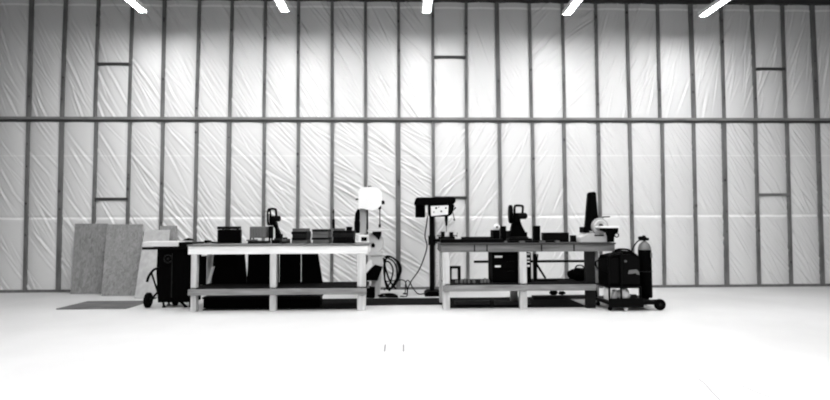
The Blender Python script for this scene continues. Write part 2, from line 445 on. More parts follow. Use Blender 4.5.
BR, rx0, rx1, SZR = bench('grey wooden workbench with a dark cluttered top and a belt sander', 441, 615, (245.3, 252.4), ((442.6, 449.6), (519.5, 526.6), (586, 595)), (285.5, 291.5), M['dark_top'], M['grey_apron'], M['pine_leg'], M['grey_pine'], True, (474.5, 487, 541.5, 574))

# ------------------------------------------------------------------ leaning sheets
def leaning_sheet(label, tl, tr, bl, br, Yt, thick, m, wavy=0):
    """sheet whose foot is on the floor near the wall and whose top rests further back"""
    A, B = FL(*bl), FL(*br); Yb_ = (A.y+B.y)/2
    a, b = Vector((PX(bl[0], Yb_, bl[1]), Yb_, 0)), Vector((PX(br[0], Yb_, br[1]), Yb_, 0))
    c, d = P(tr[0], tr[1], Yt), P(tl[0], tl[1], Yt); zt = (c.z+d.z)/2; c.z = zt; d.z = zt
    n = (b-a).cross(d-a).normalized()*thick
    if n.y < 0: n = -n
    vs = [a, b, c, d, a+n, b+n, c+n, d+n]
    mn = min(v.z for v in vs)
    vs = [v-Vector((0, 0, mn)) for v in vs]
    mb = MB().add(vs, [(0,1,2,3), (7,6,5,4), (0,4,5,1), (1,5,6,2), (2,6,7,3), (3,7,4,0)])
    return single('plywood_sheet', mb, m, label, 'plywood sheet', ((a.x+b.x)/2, (a.y+c.y)/2, 0), 'sheets leaning against the wall')
leaning_sheet('rough grey plywood sheet leaning on the wall, leftmost of the leaning sheets', (75, 223.8), (108, 223.8), (70.3, 294), (104, 294), D-.09, .012, M['ply'])
leaning_sheet('rough grey plywood sheet leaning between its twin and the pale board', (107, 224.6), (143, 224.6), (101.2, 296), (137, 296), D-.13, .012, M['ply'])
leaning_sheet('smooth pale board leaning behind the black table saw', (144.5, 230.3), (170, 230.3), (134.5, 298.5), (164, 298.5), D-.20, .012, M['ply_pale'])
leaning_sheet('small grey board leaning behind the pale board and the table saw', (160, 226), (177, 226), (158, 294.5), (176, 294.5), D-.09, .012, M['ply'])
fa, fb, fc, fd = FL(56, 309.6), FL(124, 309.6), FL(141, 301.5), FL(92, 301.5)
yn, yf = fa.y, fc.y
single('plywood_board', MB().box(fa.x, yn, 0, fb.x, yf, .014, .003), M['ply_floor'], 'dark weathered plywood panel lying flat on the floor', 'plywood sheet', ((fa.x+fb.x)/2, (yn+yf)/2, 0))

# ------------------------------------------------------------------ table saw
def table_saw():
    Y0, Y1 = 7.46, 7.86
    t = thing('table_saw', 'black wheeled table saw with pale metal top left of the workbenches', 'table saw', (PX(170, 7.7), 7.74, 0))
    X = lambda px: PX(px, Y0); Z = lambda py: PZ(py, Y0)
    part('saw_table', MB().box(X(142), Y0, Z(245.2), PX(190, Y1), Y1, Z(240.4), .006), M['alu'], t, 'pale metal table edge')
    part('fence_rail', MB().box(X(141.5), Y0+.01, Z(248.2), X(193), Y0+.05, Z(245.8)).box(X(141.5), Y1-.05, Z(248.2), X(193), Y1, Z(245.8)), M['black_metal'], t)
    part('fence', MB().box(PX(190, Y1)+.004, Y0-.01, Z(245), X(193), Y1+.02, Z(241.2)), M['black_metal'], t)
    bg = MB().prism([(X(174), Z(240.1)), (X(187), Z(240.1)), (X(185.5), Z(238.2)), (X(181), Z(237.2)), (X(177), Z(238.6))], Y0+.24, Y0+.27)
    part('blade_guard', bg, M['dark'], t)
    body = MB().prism([(X(155.5), Z(248.2)), (X(192.5), Z(248.2)), (X(192.5), Z(301)), (X(157), Z(301)), (X(154.8), Z(272))], Y0+.06, Y1-.06)
    part('body', body, M['black'], t)
    pn = MB().box(X(170), Y0+.05, Z(296), X(171), Y0+.061, Z(252)); part('panel_seam', pn, M['dark'], t)
    hw = MB().torus((X(167), Y0+.035, Z(257.5)), (0, 1, 0), .055, .008).cyl((X(167), Y0+.02, Z(257.5)), (X(167), Y0+.06, Z(257.5)), .016).cyl((X(170.5), Y0-.02, Z(260)), (X(170.5), Y0+.04, Z(260)), .010)
    part('crank_wheel', hw, M['dark'], t)
    # folding stand
    st = MB().tube([(X(147), Y0+.02, Z(280)), (X(149), Y0+.02, Z(274)), (X(153.5), Y0+.03, Z(268)), (X(158), Y0+.06, Z(267))], .017)
    part('handle', st, M['black'], t)
    lg = MB().cyl((X(150.5), Y0+.03, Z(270)), (X(156.5), Y0+.07, Z(291)), .013).cyl((X(157.5), Y0+.08, Z(289)), (X(147), Y0+.05, Z(302)), .015)
    part('stand_leg', lg, M['black_metal'], t)
    lg = MB().box(X(158), Y0+.08, Z(301), X(191), Y0+.12, Z(298), .003).cyl((X(160.5), Y0+.1, Z(299)), (X(162), Y0+.1, .012), .014).cyl((X(178), Y0+.1, Z(300)), (X(184), Y0+.1, .012), .018).cyl((X(188.5), Y0+.1, Z(299)), (X(188.8), Y0+.1, .012), .02)
    part('stand_frame', lg, M['black_metal'], t)
    lg = MB().box(X(158), Y1-.12, Z(301), X(191), Y1-.08, Z(298), .003).cyl((X(160.5), Y1-.1, Z(299)), (X(160.5), Y1-.1, .012), .014).cyl((X(188), Y1-.1, Z(299)), (X(188), Y1-.1, .012), .014)
    part('stand_frame', lg, M['black_metal'], t)
    ft = MB()
    for px, yy in ((162, Y0+.1), (184, Y0+.1), (188.8, Y0+.1), (160.5, Y1-.1), (188, Y1-.1)): ft.cyl((X(px), yy, 0), (X(px), yy, .016), .026)
    part('rubber_foot', ft, M['rubber'], t)
    for cx, yy in ((X(146.8), Y0+.02), (X(168), Y1-.16)):
        rr = .108
        wl = part('wheel', MB().lathe((cx-.028, yy+.05, rr), (1, 0, 0), [(rr*.8, 0), (rr, .012), (rr, .045), (rr*.8, .057)], 28), M['rubber'], t)
        part('hub', MB().lathe((cx-.034, yy+.05, rr), (1, 0, 0), [(.03, 0), (.03, .07)], 16), M['dark'], wl)
    part('axle', MB().cyl((X(147), Y0+.06, .108), (X(147), Y1-.1, .108), .012), M['black_metal'], t)
table_saw()

# ------------------------------------------------------------------ helpers for things on the benches
def bx(px0, py0, px1, py1, Y, dep, z0=None, bev=.004, mb=None):
    """box whose outline, its visible side included, spans these bounds"""
    b = mb or MB(); za = PZ(py1, Y) if z0 is None else z0
    xa0, xb0 = PX(px0, Y, py1), PX(px1, Y, py1); wf = xb0-xa0
    if px0 > 400: xa0 = min(PX(px0, Y+dep, py1), xb0-.45*wf)
    if px1 < 400: xb0 = max(PX(px1, Y+dep, py1), xa0+.45*wf)
    return b.box(xa0, Y, za, xb0, Y+dep, PZ(py0, Y), bev)
def mid(px0, px1, Y, dep, z): return ((PX(px0, Y)+PX(px1, Y))/2, Y+dep/2, z)

# black case on the pale workbench
Yc = 7.58
t = thing('black_case', 'plain black rectangular case standing on the pale workbench', 'case', mid(217, 243, Yc, .16, ZT))
part('body', bx(217, 228.6, 242, 243, Yc, .10, ZT, .012), M['black'], t)
part('lid', bx(216.8, 225.6, 241.5, 228.4, Yc-.004, .108, None, .008), M['black_metal'], t)
for a in (222, 236.5): part('latch', bx(a, 227, a+2.2, 230, Yc-.012, .01, None, .002), M['dark'], t)

# hammer
Yh = 7.38; zh = ZT+.022
t = thing('claw_hammer', 'dark hammer lying on the pale workbench beside the black case', 'hammer', (PX(211, Yh), Yh, ZT))
part('head', MB().cyl((PX(206.7, Yh), Yh-.05, zh+.012), (PX(208, Yh), Yh+.03, zh+.012), .022).prism([(PX(207, Yh), zh), (PX(210, Yh), zh+.01), (PX(209, Yh), zh+.03), (PX(207, Yh), zh+.03)], Yh+.02, Yh+.08), M['black_metal'], t)
part('handle', MB().tube([(PX(208.5, Yh), Yh, zh+.008), (PX(213, Yh), Yh+.01, zh), (PX(219, Yh), Yh+.03, ZT+.013)], .012), M['dark'], t)

# thickness planer with ribbed grey housing
Yp = 7.46
t = thing('thickness_planer', 'grey ribbed planer on a dark base between case and chop saw', 'planer', mid(249, 271, Yp, .3, ZT))
hb = bx(249.5, 225.8, 270, 237.2, Yp, .2, None, .01)
rb = MB()
for a in (250.5, 253.2, 256, 259, 262, 265): bx(a, 226.5, a+.9, 236.8, Yp-.006, .01, None, .002, rb)
o = finish('housing', hb, M['grey'], ORG[t.name], rb, M['mid']); o.parent = t
part('side_cover', bx(268.6, 225.6, 271, 237.6, Yp-.01, .22, None, .004), M['black'], t)
part('base', bx(247.5, 240.3, 271, 243, Yp-.03, .24, ZT, .004), M['dark'], t)
for a in (249, 268): 
    for dy in (.02, .17): part('post', MB().cyl((PX(a+1, Yp), Yp+dy, ZT+.03), (PX(a+1, Yp), Yp+dy, PZ(236.8, Yp)), .012), M['black_metal'], t)
part('feed_table', bx(246.3, 238.8, 258, 240.2, Yp-.06, .28, None, .003), M['mid'], t)

# ------------------------------------------------------------------ chop saws
def chop_saw(label, Y, xl, w, ytop, group, b0=-.08):
    """seen from the front: guarded blade at the left, motor and looped handle at the right"""
    k = PX(xl+w, Y+.15)-PX(xl, Y+.15); x0 = PX(xl, Y+.15); zt = PZ(ytop, Y); hh = zt-ZT
    X = lambda a: x0+a*k
    Z = lambda a: ZT+a*hh                # 0 bench, 1 top of the handle
    tilt = -(x0-X0)/Y*.5
    t = thing('chop_saw', label, 'chop saw', (X(.4), Y+.2, ZT), group)
    part('base', MB().box(X(b0), Y-.02, ZT, X(1.08), Y+.28, Z(.10), .006), M['black_metal'], t)
    part('turntable', MB().cyl((X((b0+1.08)/2), Y+.12, Z(.10)), (X((b0+1.08)/2), Y+.12, Z(.14)), k*min(.5, .45*(1.08-b0))), M['dark'], t)
    part('back_fence', MB().box(X(b0+.03), Y+.22, Z(.10), X(b0+.35), Y+.24, Z(.30), .003).box(X(b0+.42), Y+.22, Z(.10), X(1.04), Y+.24, Z(.26), .003), M['dark'], t)
    ar = MB().prism([(X(max(.1, b0+.06)), Z(.12)), (X(1.0), Z(.12)), (X(.9), Z(.26)), (X(.72), Z(.44)), (X(.62), Z(.6)), (X(.3), Z(.6)), (X(max(.2, b0+.04)), Z(.4))], Y+.16, Y+.26)
    part('arm', ar, M['black'], t)
    r = hh*.25
    g = MB().lathe((X(.04), Y+.16, Z(.75)), (1, tilt, 0), [(r*.9, 0), (r, .01), (r, k*.15), (r*.9, k*.19)], 32)
    gp = part('blade_guard', g, M['black'], t)
    part('blade', MB().lathe((X(.20), Y+.15, Z(.75)), (1, tilt, 0), [(r*.9, 0), (r*.9, .004)], 36), M['alu'], t, 'bright saw blade')
    part('gear_case', MB().box(X(.25), Y+.1, Z(.5), X(.6), Y+.26, Z(.78), .02), M['black'], t)
    part('motor', MB().lathe((X(.5), Y+.14, Z(.70)), (1, 0, 0), [(hh*.07, 0), (hh*.085, .01), (hh*.085, k*.4), (hh*.05, k*.47)], 24), M['black_metal'], t)
    hd = MB().tube([(X(.3), Y+.1, Z(.76)), (X(.29), Y+.08, Z(.93)), (X(.36), Y+.07, Z(.975)), (X(.66), Y+.07, Z(.965)), (X(.71), Y+.08, Z(.91)), (X(.70), Y+.12, Z(.72))], .017, 10)
    part('handle', hd, M['black'], t)
    return t
chop_saw('black chop saw with looped handle standing on the pale workbench', 7.46, 266.5, 14.5, 207.3, 'chop saws on the workbenches', .52)
chop_saw('black chop saw with looped handle standing on the grey workbench', 7.46, 508.5, 19.5, 204.8, 'chop saws on the workbenches')

# ------------------------------------------------------------------ loose stock on the pale workbench
def bar(label, px0, py0, px1, py1, Y, dep, m, name='board', cat='board', group=None, z0=None):
    return single(name, bx(px0, py0, px1, py1, Y, dep, z0, .003), m, label, cat, mid(px0, px1, Y, dep, PZ(py1, Y) if z0 is None else z0), group)
bar('short grey board lying flat right of the left chop saw', 281.8, 238.4, 290.5, 240.6, 7.42, .22, M['mid'], z0=None)
bar('dark flat board under the short grey board on the pale workbench', 281.6, 240.7, 290.3, 243, 7.38, .30, M['dark'], z0=ZT)
bar('small black block resting on the short grey board', 283, 236.7, 287.5, 238.4, 7.46, .1, M['black'], 'block', 'block')
def stack(x0, x1, ys, mats, Y, dep, where, jit):
    n = len(mats); names = ['bottom', 'second from bottom', 'third from bottom', 'fourth from bottom', 'top'] 
    rr = random.Random(jit)
    for i in range(n):
        lab = 'topmost' if i == n-1 else names[i]
        j0, j1 = rr.uniform(-.7, .7), rr.uniform(-.7, .7)
        bar('%s steel channel in the %s stack on the pale workbench' % (lab, where), x0+j0, ys[i+1], x1+1.2+j1, ys[i], Y+rr.uniform(-.01, .02), dep, M[mats[i]], 'steel_channel', 'steel channel', 'stacked channels on the pale workbench', ZT if i == 0 else None)
stack(292, 309.5, [243, 239.6, 237.4, 233.8, 231, 227.8], ['mid', 'black_metal', 'dark', 'black_metal', 'mid'], 7.34, .36, 'leftmost', 1)
stack(312, 330.3, [243, 239.4, 237.2, 234.2, 231.4, 228.8], ['mid', 'black_metal', 'grey', 'mid', 'dark'], 7.34, .36, 'middle', 2)
stack(333, 354, [243, 239.6, 236.6, 233, 230.2], ['black_metal', 'black_metal', 'dark', 'black_metal'], 7.34, .36, 'rightmost', 3)
bar('grey flat strip on top of the rightmost stack of channels', 332, 228, 345.5, 230.1, 7.38, .26, M['mid'], 'steel_strip', 'steel strip')
bar('small black box on the rightmost stack of channels', 346.2, 226.4, 352.4, 230.1, 7.40, .12, M['black'], 'block', 'block')
t = thing('bar_clamp', 'slim black bar clamp standing upright on the grey flat strip', 'clamp', (PX(333.6, 7.55), 7.55, PZ(228, 7.38)))
zc = PZ(228, 7.38)
part('bar', MB().box(PX(333.2, 7.55), 7.54, zc, PX(334, 7.55), 7.56, PZ(209, 7.55)), M['black_metal'], t)
part('jaw', MB().box(PX(332.3, 7.55), 7.53, PZ(213, 7.55), PX(334.2, 7.55), 7.57, PZ(210.5, 7.55), .003), M['black_metal'], t)
part('jaw', MB().box(PX(332.2, 7.55), 7.525, zc, PX(334.7, 7.55), 7.575, PZ(219, 7.55), .003), M['black_metal'], t)
# coil of cable at the end of the stock
cb = MB()
for i in range(4): cb.torus((PX(350, 7.235), 7.235, ZT+.016+i*.016), (.1*i, .1, 1), .068-.006*i, .008)
single('cable_coil', cb, M['rubber'], 'black cable coiled at the right end of the pale workbench', 'cable', (PX(350, 7.235), 7.235, ZT))

# ------------------------------------------------------------------ under the pale workbench
def dark_case(label, tl, tr, bl, br, Y, dep, ytop, z0):
    zt = PZ(ytop, Y)
    b = MB().prism([(PX(bl, Y), z0), (PX(br, Y), z0), (PX(tr, Y), zt), (PX(tl, Y), zt)], Y, Y+dep)
    single('steel_sheet', b, M['black'], label, 'steel sheet', ((PX(bl, Y)+PX(br, Y))/2, Y+dep/2, z0), 'black sheets under the pale workbench')
Ys = 7.75
dark_case('narrow black sheet at the left end of the lower shelf', 200, 206.3, 200, 206.3, 7.5, .02, 254.8, SZL)
Yk2 = YR-.10-.062
dark_case('tall black sheet standing on the lower shelf, beside the pale stick', 214, 243.6, 212, 246.8, Yk2, .06, 251, SZL)
dark_case('tall black sheet standing on the lower shelf, just left of the middle leg', 248.2, 278.2, 247.2, 278.4, Yk2, .06, 251, SZL)
dark_case('tall black sheet standing on the lower shelf, just right of the middle leg', 279.6, 300.3, 279.6, 300.4, Yk2, .06, 251, SZL)
dark_case('tall black sheet standing on the lower shelf with a slanted right side', 301.6, 317.4, 301.6, 322.5, Yk2, .06, 251, SZL)
ZU = PZ(293.8, YB)-.03
for a, b2, lab in ((204, 258, 'low black crate on the floor under the pale workbench, leftmost'), (259, 290, 'low black crate on the floor under the middle of the pale workbench'), (291, 320, 'low black crate on the floor under the pale workbench, rightmost')):
    t = thing('floor_crate', lab, 'crate', mid(a, b2, 7.36, .26, .0135), 'crates under the pale workbench')
    x0, x1 = PX(a, 7.36), PX(b2, 7.36)
    part('body', MB().box(x0, 7.36, .0135, x1, 7.62, ZU-.05, .01), M['black'], t)
    part('rim', MB().box(x0-.012, 7.348, ZU-.05, x1+.012, 7.632, ZU-.02, .006), M['black_metal'], t)
p0, p1 = P(208.2, 283, 7.54), P(213.2, 266.5, 7.58)
p0.z = SZL+.012
single('wooden_stick', MB().obox((p0+p1)/2, (.022, 0, .004), (0, .010, 0), (p1-p0)/2), M['label'], 'short pale stick on the lower shelf near the left leg of the pale workbench', 'stick', (p0.x, p0.y, SZL))
p = Vector((PX(205, 7.6), 7.6, PZ(259.5, 7.6)))

# ------------------------------------------------------------------ bandsaw
def bandsaw():
    Y = 8.48
    X = lambda px: PX(px, Y); Z = lambda py: PZ(py, Y)
    t = thing('bandsaw', 'white bandsaw with rounded wheel cover behind the pale workbench', 'bandsaw', (X(372), Y+.15, 0))
    # upper wheel cover
    def rounded(x0, z0, x1, z1, rt, rb, n=8):
        pts = []
        for cx, cz, a0, r in ((x1-rb, z0+rb, -90, rb), (x1-rt, z1-rt, 0, rt), (x0+rt, z1-rt, 90, rt), (x0+rb, z0+rb, 180, rb)):
            for i in range(n+1):
                a = math.radians(a0+90*i/n); pts.append((cx+r*math.cos(a), cz+r*math.sin(a)))
        return pts
    pts = [(X(a), Z(b)) for a, b in ((358.6, 208.3), (358.6, 191.2), (360.2, 188.6), (363.5, 187.4), (370, 187), (376.5, 187.6), (379.6, 189), (381.6, 192), (381.7, 203.5), (380.2, 206.4), (377, 209), (372, 210.3), (367, 209.6), (363.5, 208.4))]
    up_ = part('upper_wheel_cover', MB().prism(pts, Y-.06, Y+.12), M['white'], t)
    part('tension_knob', MB().cyl((X(369.5), Y+.05, Z(187.2)), (X(369.5), Y+.05, Z(185.6)), .03).cyl((X(368), Y+.05, Z(186.3)), (X(371.5), Y+.05, Z(186.3)), .012), M['black_metal'], t)
    part('latch', MB().box(X(355.6), Y-.03, Z(200), X(358.6), Y+.02, Z(198.3), .003), M['black_metal'], t)
    part('tracking_knob', MB().cyl((X(381.5), Y+.02, Z(203)), (X(384.6), Y+.02, Z(203)), .02).cyl((X(383), Y-.02, Z(202)), (X(383), Y+.04, Z(202)), .028), M['black_metal'], t)
    part('guide_post', MB().box(X(379.3), Y-.01, Z(226.5), X(380.4), Y+.02, Z(205)).box(X(378.6), Y-.02, Z(227.4), X(381), Y+.03, Z(224), .003).box(X(378.4), Y-.02, Z(209), X(381.2), Y+.03, Z(205.5), .003), M['black_metal'], t)
    part('column', MB().box(X(359.8), Y+.02, Z(234), X(366.2), Y+.12, Z(207.5), .01), M['column'], t)
    part('rack', MB().box(X(366.4), Y+.03, Z(234), X(367.8), Y+.10, Z(207.5), .002), M['dark'], t)
    part('motor', MB().box(X(354), Y+.01, Z(233), X(359.4), Y+.16, Z(220), .02).prism([(X(354.3), Z(220)), (X(359.4), Z(220)), (X(359.4), Z(209.5)), (X(357.5), Z(208.6)), (X(355), Z(213))], Y+.02, Y+.14), M['black'], t)
    part('saw_table', MB().box(X(368), Y-.20, Z(231.2), X(391), Y+.22, Z(229.6), .003), M['alu'], t)
    part('table_bracket', MB().prism([(X(372.5), Z(231.4)), (X(381.5), Z(231.4)), (X(381), Z(236)), (X(379), Z(240)), (X(376), Z(236.5)), (X(373, ), Z(234))], Y-.08, Y+.10), M['black_metal'], t)
    part('blade', MB().box(X(379.6), Y+.0, Z(244), X(380.0), Y+.012, Z(209)), M['alu'], t)
    sw = part('switch_box', bx(358.4, 234.8, 369.5, 243.6, Y-.10, .16, None, .012), M['white'], t)
    part('switch_plate', bx(361.2, 236.8, 367, 240.9, Y-.108, .01, None, .002), M['black'], sw, 'black switch plate')
    lw = part('lower_wheel_cover', MB().lathe((X(373.5), Y+.10, Z(243)), (0, -1, 0), [(.165, 0), (.17, .01), (.17, .14), (.155, .155)], 36), M['offwhite'], t)
    part('pointer', MB().prism([(X(372), Z(247)), (X(374.6), Z(247)), (X(375.4), Z(244.5)), (X(373.2), Z(242.2)), (X(371.2), Z(244.5))], Y-.075, Y-.05), M['black'], lw)
    # stand
    part('stand_leg', MB().prism([(X(371), Z(254)), (X(382), Z(254)), (X(379.5), 0.0), (X(371), 0.0)], Y-.02, Y+.24), M['offwhite'], t)
    part('stand_leg', MB().prism([(X(362), Z(252)), (X(367), Z(252)), (X(367), 0.0), (X(362.5), 0.0)], Y+.0, Y+.24), M['mid'], t)
    part('stand_top', MB().box(X(360), Y-.05, Z(255), X(383), Y+.26, Z(251.5), .004), M['offwhite'], t)
    part('chip_bin', MB().prism([(X(363.5), Z(279)), (X(378), Z(279)), (X(383), Z(266.2)), (X(375.5), Z(264)), (X(366.5), Z(271))], Y-.20, Y-.05), M['black'], t)
    part('chute', MB().prism([(X(362.3), Z(272)), (X(363.3), Z(276)), (X(373.4), Z(264.5)), (X(372.3), Z(259)), (X(368.8), Z(260.5))], Y-.24, Y-.205), M['white'], t, 'white slanted chute')
    part('base', MB().box(X(364.5), Y-.14, 0, X(375.2), Y+.1, Z(286), .01), M['black'], t)
    return t
bandsaw()

# hose coil hanging by the bandsaw and spreading on the floor
Yz = 8.72
def hx(px, py, dy=0): return P(px, py, Yz+dy)
hs = MB()
hs.tube([hx(385, 257), hx(388, 256.2, -.03), hx(393, 258), hx(399, 263), hx(401, 270), hx(398, 279, -.04), hx(393, 287, -.05), hx(388, 289), hx(385, 280), hx(384.5, 268), hx(386, 259), hx(391, 257, .04), hx(397, 262, .06), hx(399.5, 270, .06), hx(396, 280, .05), hx(389, 291, .04)], .017)
hs.tube([hx(383.5, 258), hx(386, 270, -.05), hx(390, 281, -.08), hx(396, 289, -.06)], .016)
hs.tube([hx(384, 262), hx(389, 262, .04), hx(393, 270, .06), hx(390, 283, .04), hx(384, 290)], .013)
fl = lambda px, Y: Vector((PX(px, Y, 294), Y, .016))
hs.tube([fl(379, 8.42), fl(384, 8.42), fl(392, 8.42), fl(397, 8.48), fl(392, 8.58), fl(385, 8.56)], .014)
hs.tube([fl(378, 8.36)+Vector((0, 0, .024)), fl(388, 8.33)+Vector((0, 0, .01)), fl(395, 8.40)+Vector((0, 0, .026)), fl(390, 8.52)+Vector((0, 0, .026)), fl(381, 8.44)+Vector((0, 0, .026)), fl(386, 8.30)+Vector((0, 0, .012)), fl(398, 8.34)], .013)
hs.tube([hx(385, 259, -.06), hx(383.8, 268, -.1), hx(385, 279, -.12), hx(390, 288, -.14), hx(395, 284, -.1), hx(397, 272, -.06), hx(394, 262, -.04), hx(388, 258, -.05)], .012)
hs.tube([hx(386, 281.5, -.1), hx(396, 280.5, -.2), hx(403, 280, -.22), hx(406, 284, -.24), fl(407, 8.47), fl(400, 8.42)], .009)
single('hose_coil', hs, M['rubber'], 'black hose hanging in loops right of the bandsaw', 'hose', (PX(391, Yz), Yz, 0))

# ------------------------------------------------------------------ drill press
def drill_press():
    Y = 8.72
    X = lambda px: PX(px, Y); Z = lambda py: PZ(py, Y)
    t = thing('drill_press', 'black drill press with pale front panel between the workbenches', 'drill press', (X(432), Y, 0))
    part('base', MB().prism([(X(424), 0), (X(441.5), 0), (X(441), .05), (X(437.5), .075), (X(427.5), .075), (X(424.5), .05)], Y-.26, Y+.14), M['black'], t)
    part('column', MB().cyl((X(432), Y, .05), (X(432), Y, Z(204)), .042), M['black_metal'], t)
    part('belt_cover', MB().prism([(X(415), Z(205.2)), (X(414.4), Z(203)), (X(416), Z(198.6)), (X(418, ), Z(198)), (X(453.5), Z(198)), (X(455.2), Z(199.5)), (X(454.6), Z(203)), (X(452), Z(205.2))], Y-.18, Y+.16), M['black'], t)
    part('motor', MB().cyl((X(420.6), Y+.06, Z(205)), (X(420.6), Y+.06, Z(217.5)), .085).box(X(416), Y+.0, Z(217.6), X(425.2), Y+.15, Z(205), .02), M['black'], t)
    hd = part('head', MB().prism([(X(428), Z(205)), (X(453.2), Z(205)), (X(453, ), Z(209)), (X(451), Z(214.5)), (X(448.4), Z(216.6)), (X(430), Z(217.2)), (X(428.3), Z(214))], Y-.20, Y+.08), M['black'], t)
    fp = part('front_panel', MB().prism([(X(430.3), Z(206.6)), (X(447.5), Z(206)), (X(447, ), Z(214.8)), (X(430.6), Z(216.4))], Y-.215, Y-.20), M['label'], t, 'pale front panel')
    dots = MB()
    for a, b, rr in ((435.5, 208.6, .017), (440.5, 211.8, .015), (445, 208.6, .014), (433.2, 212.5, .010), (438, 207.7, .008)): dots.cyl((X(a), Y-.225, Z(b)), (X(a), Y-.21, Z(b)), rr, n=12)
    part('knob', dots, M['black'], fp)
    part('quill', MB().cyl((X(446), Y-.10, Z(216)), (X(446), Y-.10, Z(221)), .028).cyl((X(446), Y-.10, Z(221)), (X(446), Y-.10, Z(226)), .024, .016), M['black_metal'], t)
    part('drill_bit', MB().cyl((X(446), Y-.10, Z(226)), (X(446), Y-.10, Z(232)), .006, n=10), M['mid'], t)
    fh = MB()
    for i in range(3):
        a = math.radians(40+120*i); c = Vector((X(452.5), Y-.06, Z(211.5))); e = c+Vector((.03, math.cos(a)*.13, math.sin(a)*.13)); fh.cyl(c, e, .007, n=8); fh.lathe(e, (0, math.cos(a), math.sin(a)), [(.010, 0), (.016, .01), (.012, .03)], 12)
    part('feed_handle', fh, M['black_metal'], t)
    ztb = Z(240.5)
    part('work_table', MB().cyl((X(445), Y-.12, ztb), (X(445), Y-.12, ztb+.03), .16, n=32).box(X(430), Y-.06, ztb-.03, X(444), Y+.05, ztb+.02, .01), M['black'], t)
    part('table_collar', MB().cyl((X(432), Y, ztb-.08), (X(432), Y, ztb+.08), .062), M['black_metal'], t)
    part('crank', MB().cyl((X(434), Y-.05, ztb-.04), (X(438), Y-.09, ztb-.04), .01).tube([(X(438), Y-.09, ztb-.04), (X(438.5), Y-.09, ztb-.12), (X(437), Y-.13, ztb-.13)], .009), M['black_metal'], t)
    ch = MB()
    for i, b in enumerate((254, 258, 262, 266, 271, 276)): ch.lathe((X(435.6+(i % 2)*.8), Y-.07, Z(b)), (0, 0, 1), [(.008, 0), (.016, .015), (.008, .03)], 10)
    part('rack_knob', ch, M['offwhite'], t)
    # vise on the table
    v = thing('drill_vise', 'small black vise clamped on the drill press table', 'vise', (X(446), Y-.12, ztb+.03))
    zb = ztb+.03
    part('vise_body', MB().box(X(438), Y-.18, zb, X(454), Y-.06, zb+.035, .004).box(X(440.5), Y-.18, zb+.035, X(444), Y-.06, Z(231.6), .004).box(X(449), Y-.18, zb+.035, X(452.4), Y-.06, Z(232.2), .004), M['black_metal'], v)
    part('vise_screw', MB().cyl((X(452), Y-.12, zb+.05), (X(456.5), Y-.12, zb+.05), .008).cyl((X(456), Y-.15, zb+.02), (X(456.8), Y-.09, zb+.10), .005).cyl((X(436.5), Y-.12, zb+.05), (X(441), Y-.12, zb+.05), .008), M['black_metal'], v)
    return t
drill_press()
# power cord from its motor to the floor
Yq = 8.80
c = lambda px, py, dy=0: P(px, py, Yq+dy)
cd = MB().tube([c(427.5, 216), c(426.6, 224), c(425, 236), c(427, 246), c(424, 258), c(419, 270), c(412, 280), c(408, 288, -.05), fl(407, 8.76), fl(403, 8.74)], .011)
cd.tube([fl(405, 8.68), c(406, 282, -.06), c(409, 281, -.03), c(413, 288, -.02), fl(418, 8.72), fl(424, 8.7)], .009)
single('power_cord', cd, M['rubber'], 'black power cord dropping from the drill press to the floor', 'cord', (PX(415, Yq), Yq, 0))

# dark rubber floor mat, widened under the benches to stand in for shade
for x0, x1, y0, y1, lab in ((lx0+.16, lx1-.13, YB+.12, 8.24, 'dark rubber mat widened as shade on the floor under the pale workbench'),
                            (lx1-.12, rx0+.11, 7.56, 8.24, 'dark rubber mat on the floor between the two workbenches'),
                            (rx0+.12, rx1-.36, YB+.12, 8.24, 'dark rubber mat widened as shade on the floor under the grey workbench')):
    single('floor_mat', MB().box(x0, y0, 0, x1, y1, .012, .003), M['mat_and_shade'], lab, 'floor mat', ((x0+x1)/2, (y0+y1)/2, 0), 'rubber mats on the floor')

# ------------------------------------------------------------------ on the grey workbench
RS = 'long steel bars on the grey workbench'
def rb_(label, a, y0, b, y1, Y, dep, m='black_metal', name='steel_bar', cat='steel bar', z0='bench', group=None):
    return bar(label, a, y0, b, y1, Y, dep, M[m], name, cat, group, ZT if z0 == 'bench' else None)
rb_('long black steel bar flat along the left front of the grey workbench', 440, 239.2, 503, 242.4, 7.28, .10, group=RS)
rb_('black steel bar behind the front bar at the left end of the grey workbench', 461, 237.2, 493, 242, 7.42, .12, group=RS)
rb_('black square tube in front of the right chop saw', 506, 241.2, 560, 243, 7.26, .08, group=RS)
rb_('long black square tube right of the chop saw on the grey workbench', 541.2, 233.2, 569.2, 243, 7.46, .10, group=RS)
rb_('black steel bar running to the belt sander on the grey workbench', 569.8, 236, 576.5, 243, 7.46, .08, group=RS)
rb_('low black box at the left of the right chop saw', 490.5, 230.5, 500, 243, 7.44, .24, 'black', 'tool_box', 'box')
rb_('taller black box touching the right chop saw', 500.2, 226.4, 506.4, 243, 7.44, .12, 'black', 'tool_box', 'box')
rb_('upright black block right of the chop saw on the grey workbench', 532.4, 226.3, 540.6, 243, 7.44, .10, 'black', 'block', 'block')
zr = PZ(230.5, 7.44)+.001
t = thing('tape_roll', 'small white roll on the low black box', 'tape roll', (PX(496.7, 7.55), 7.55, zr))
part('tape', MB().lathe((PX(496.7, 7.55), 7.50, zr+.043), (0, 1, 0), [(.018, 0), (.043, 0), (.043, .05), (.018, .05)], 28), M['label'], t)
part('core', MB().lathe((PX(496.7, 7.55), 7.498, zr+.043), (0, 1, 0), [(.012, 0), (.018, 0), (.018, .054), (.012, .054)], 20), M['mid'], t)
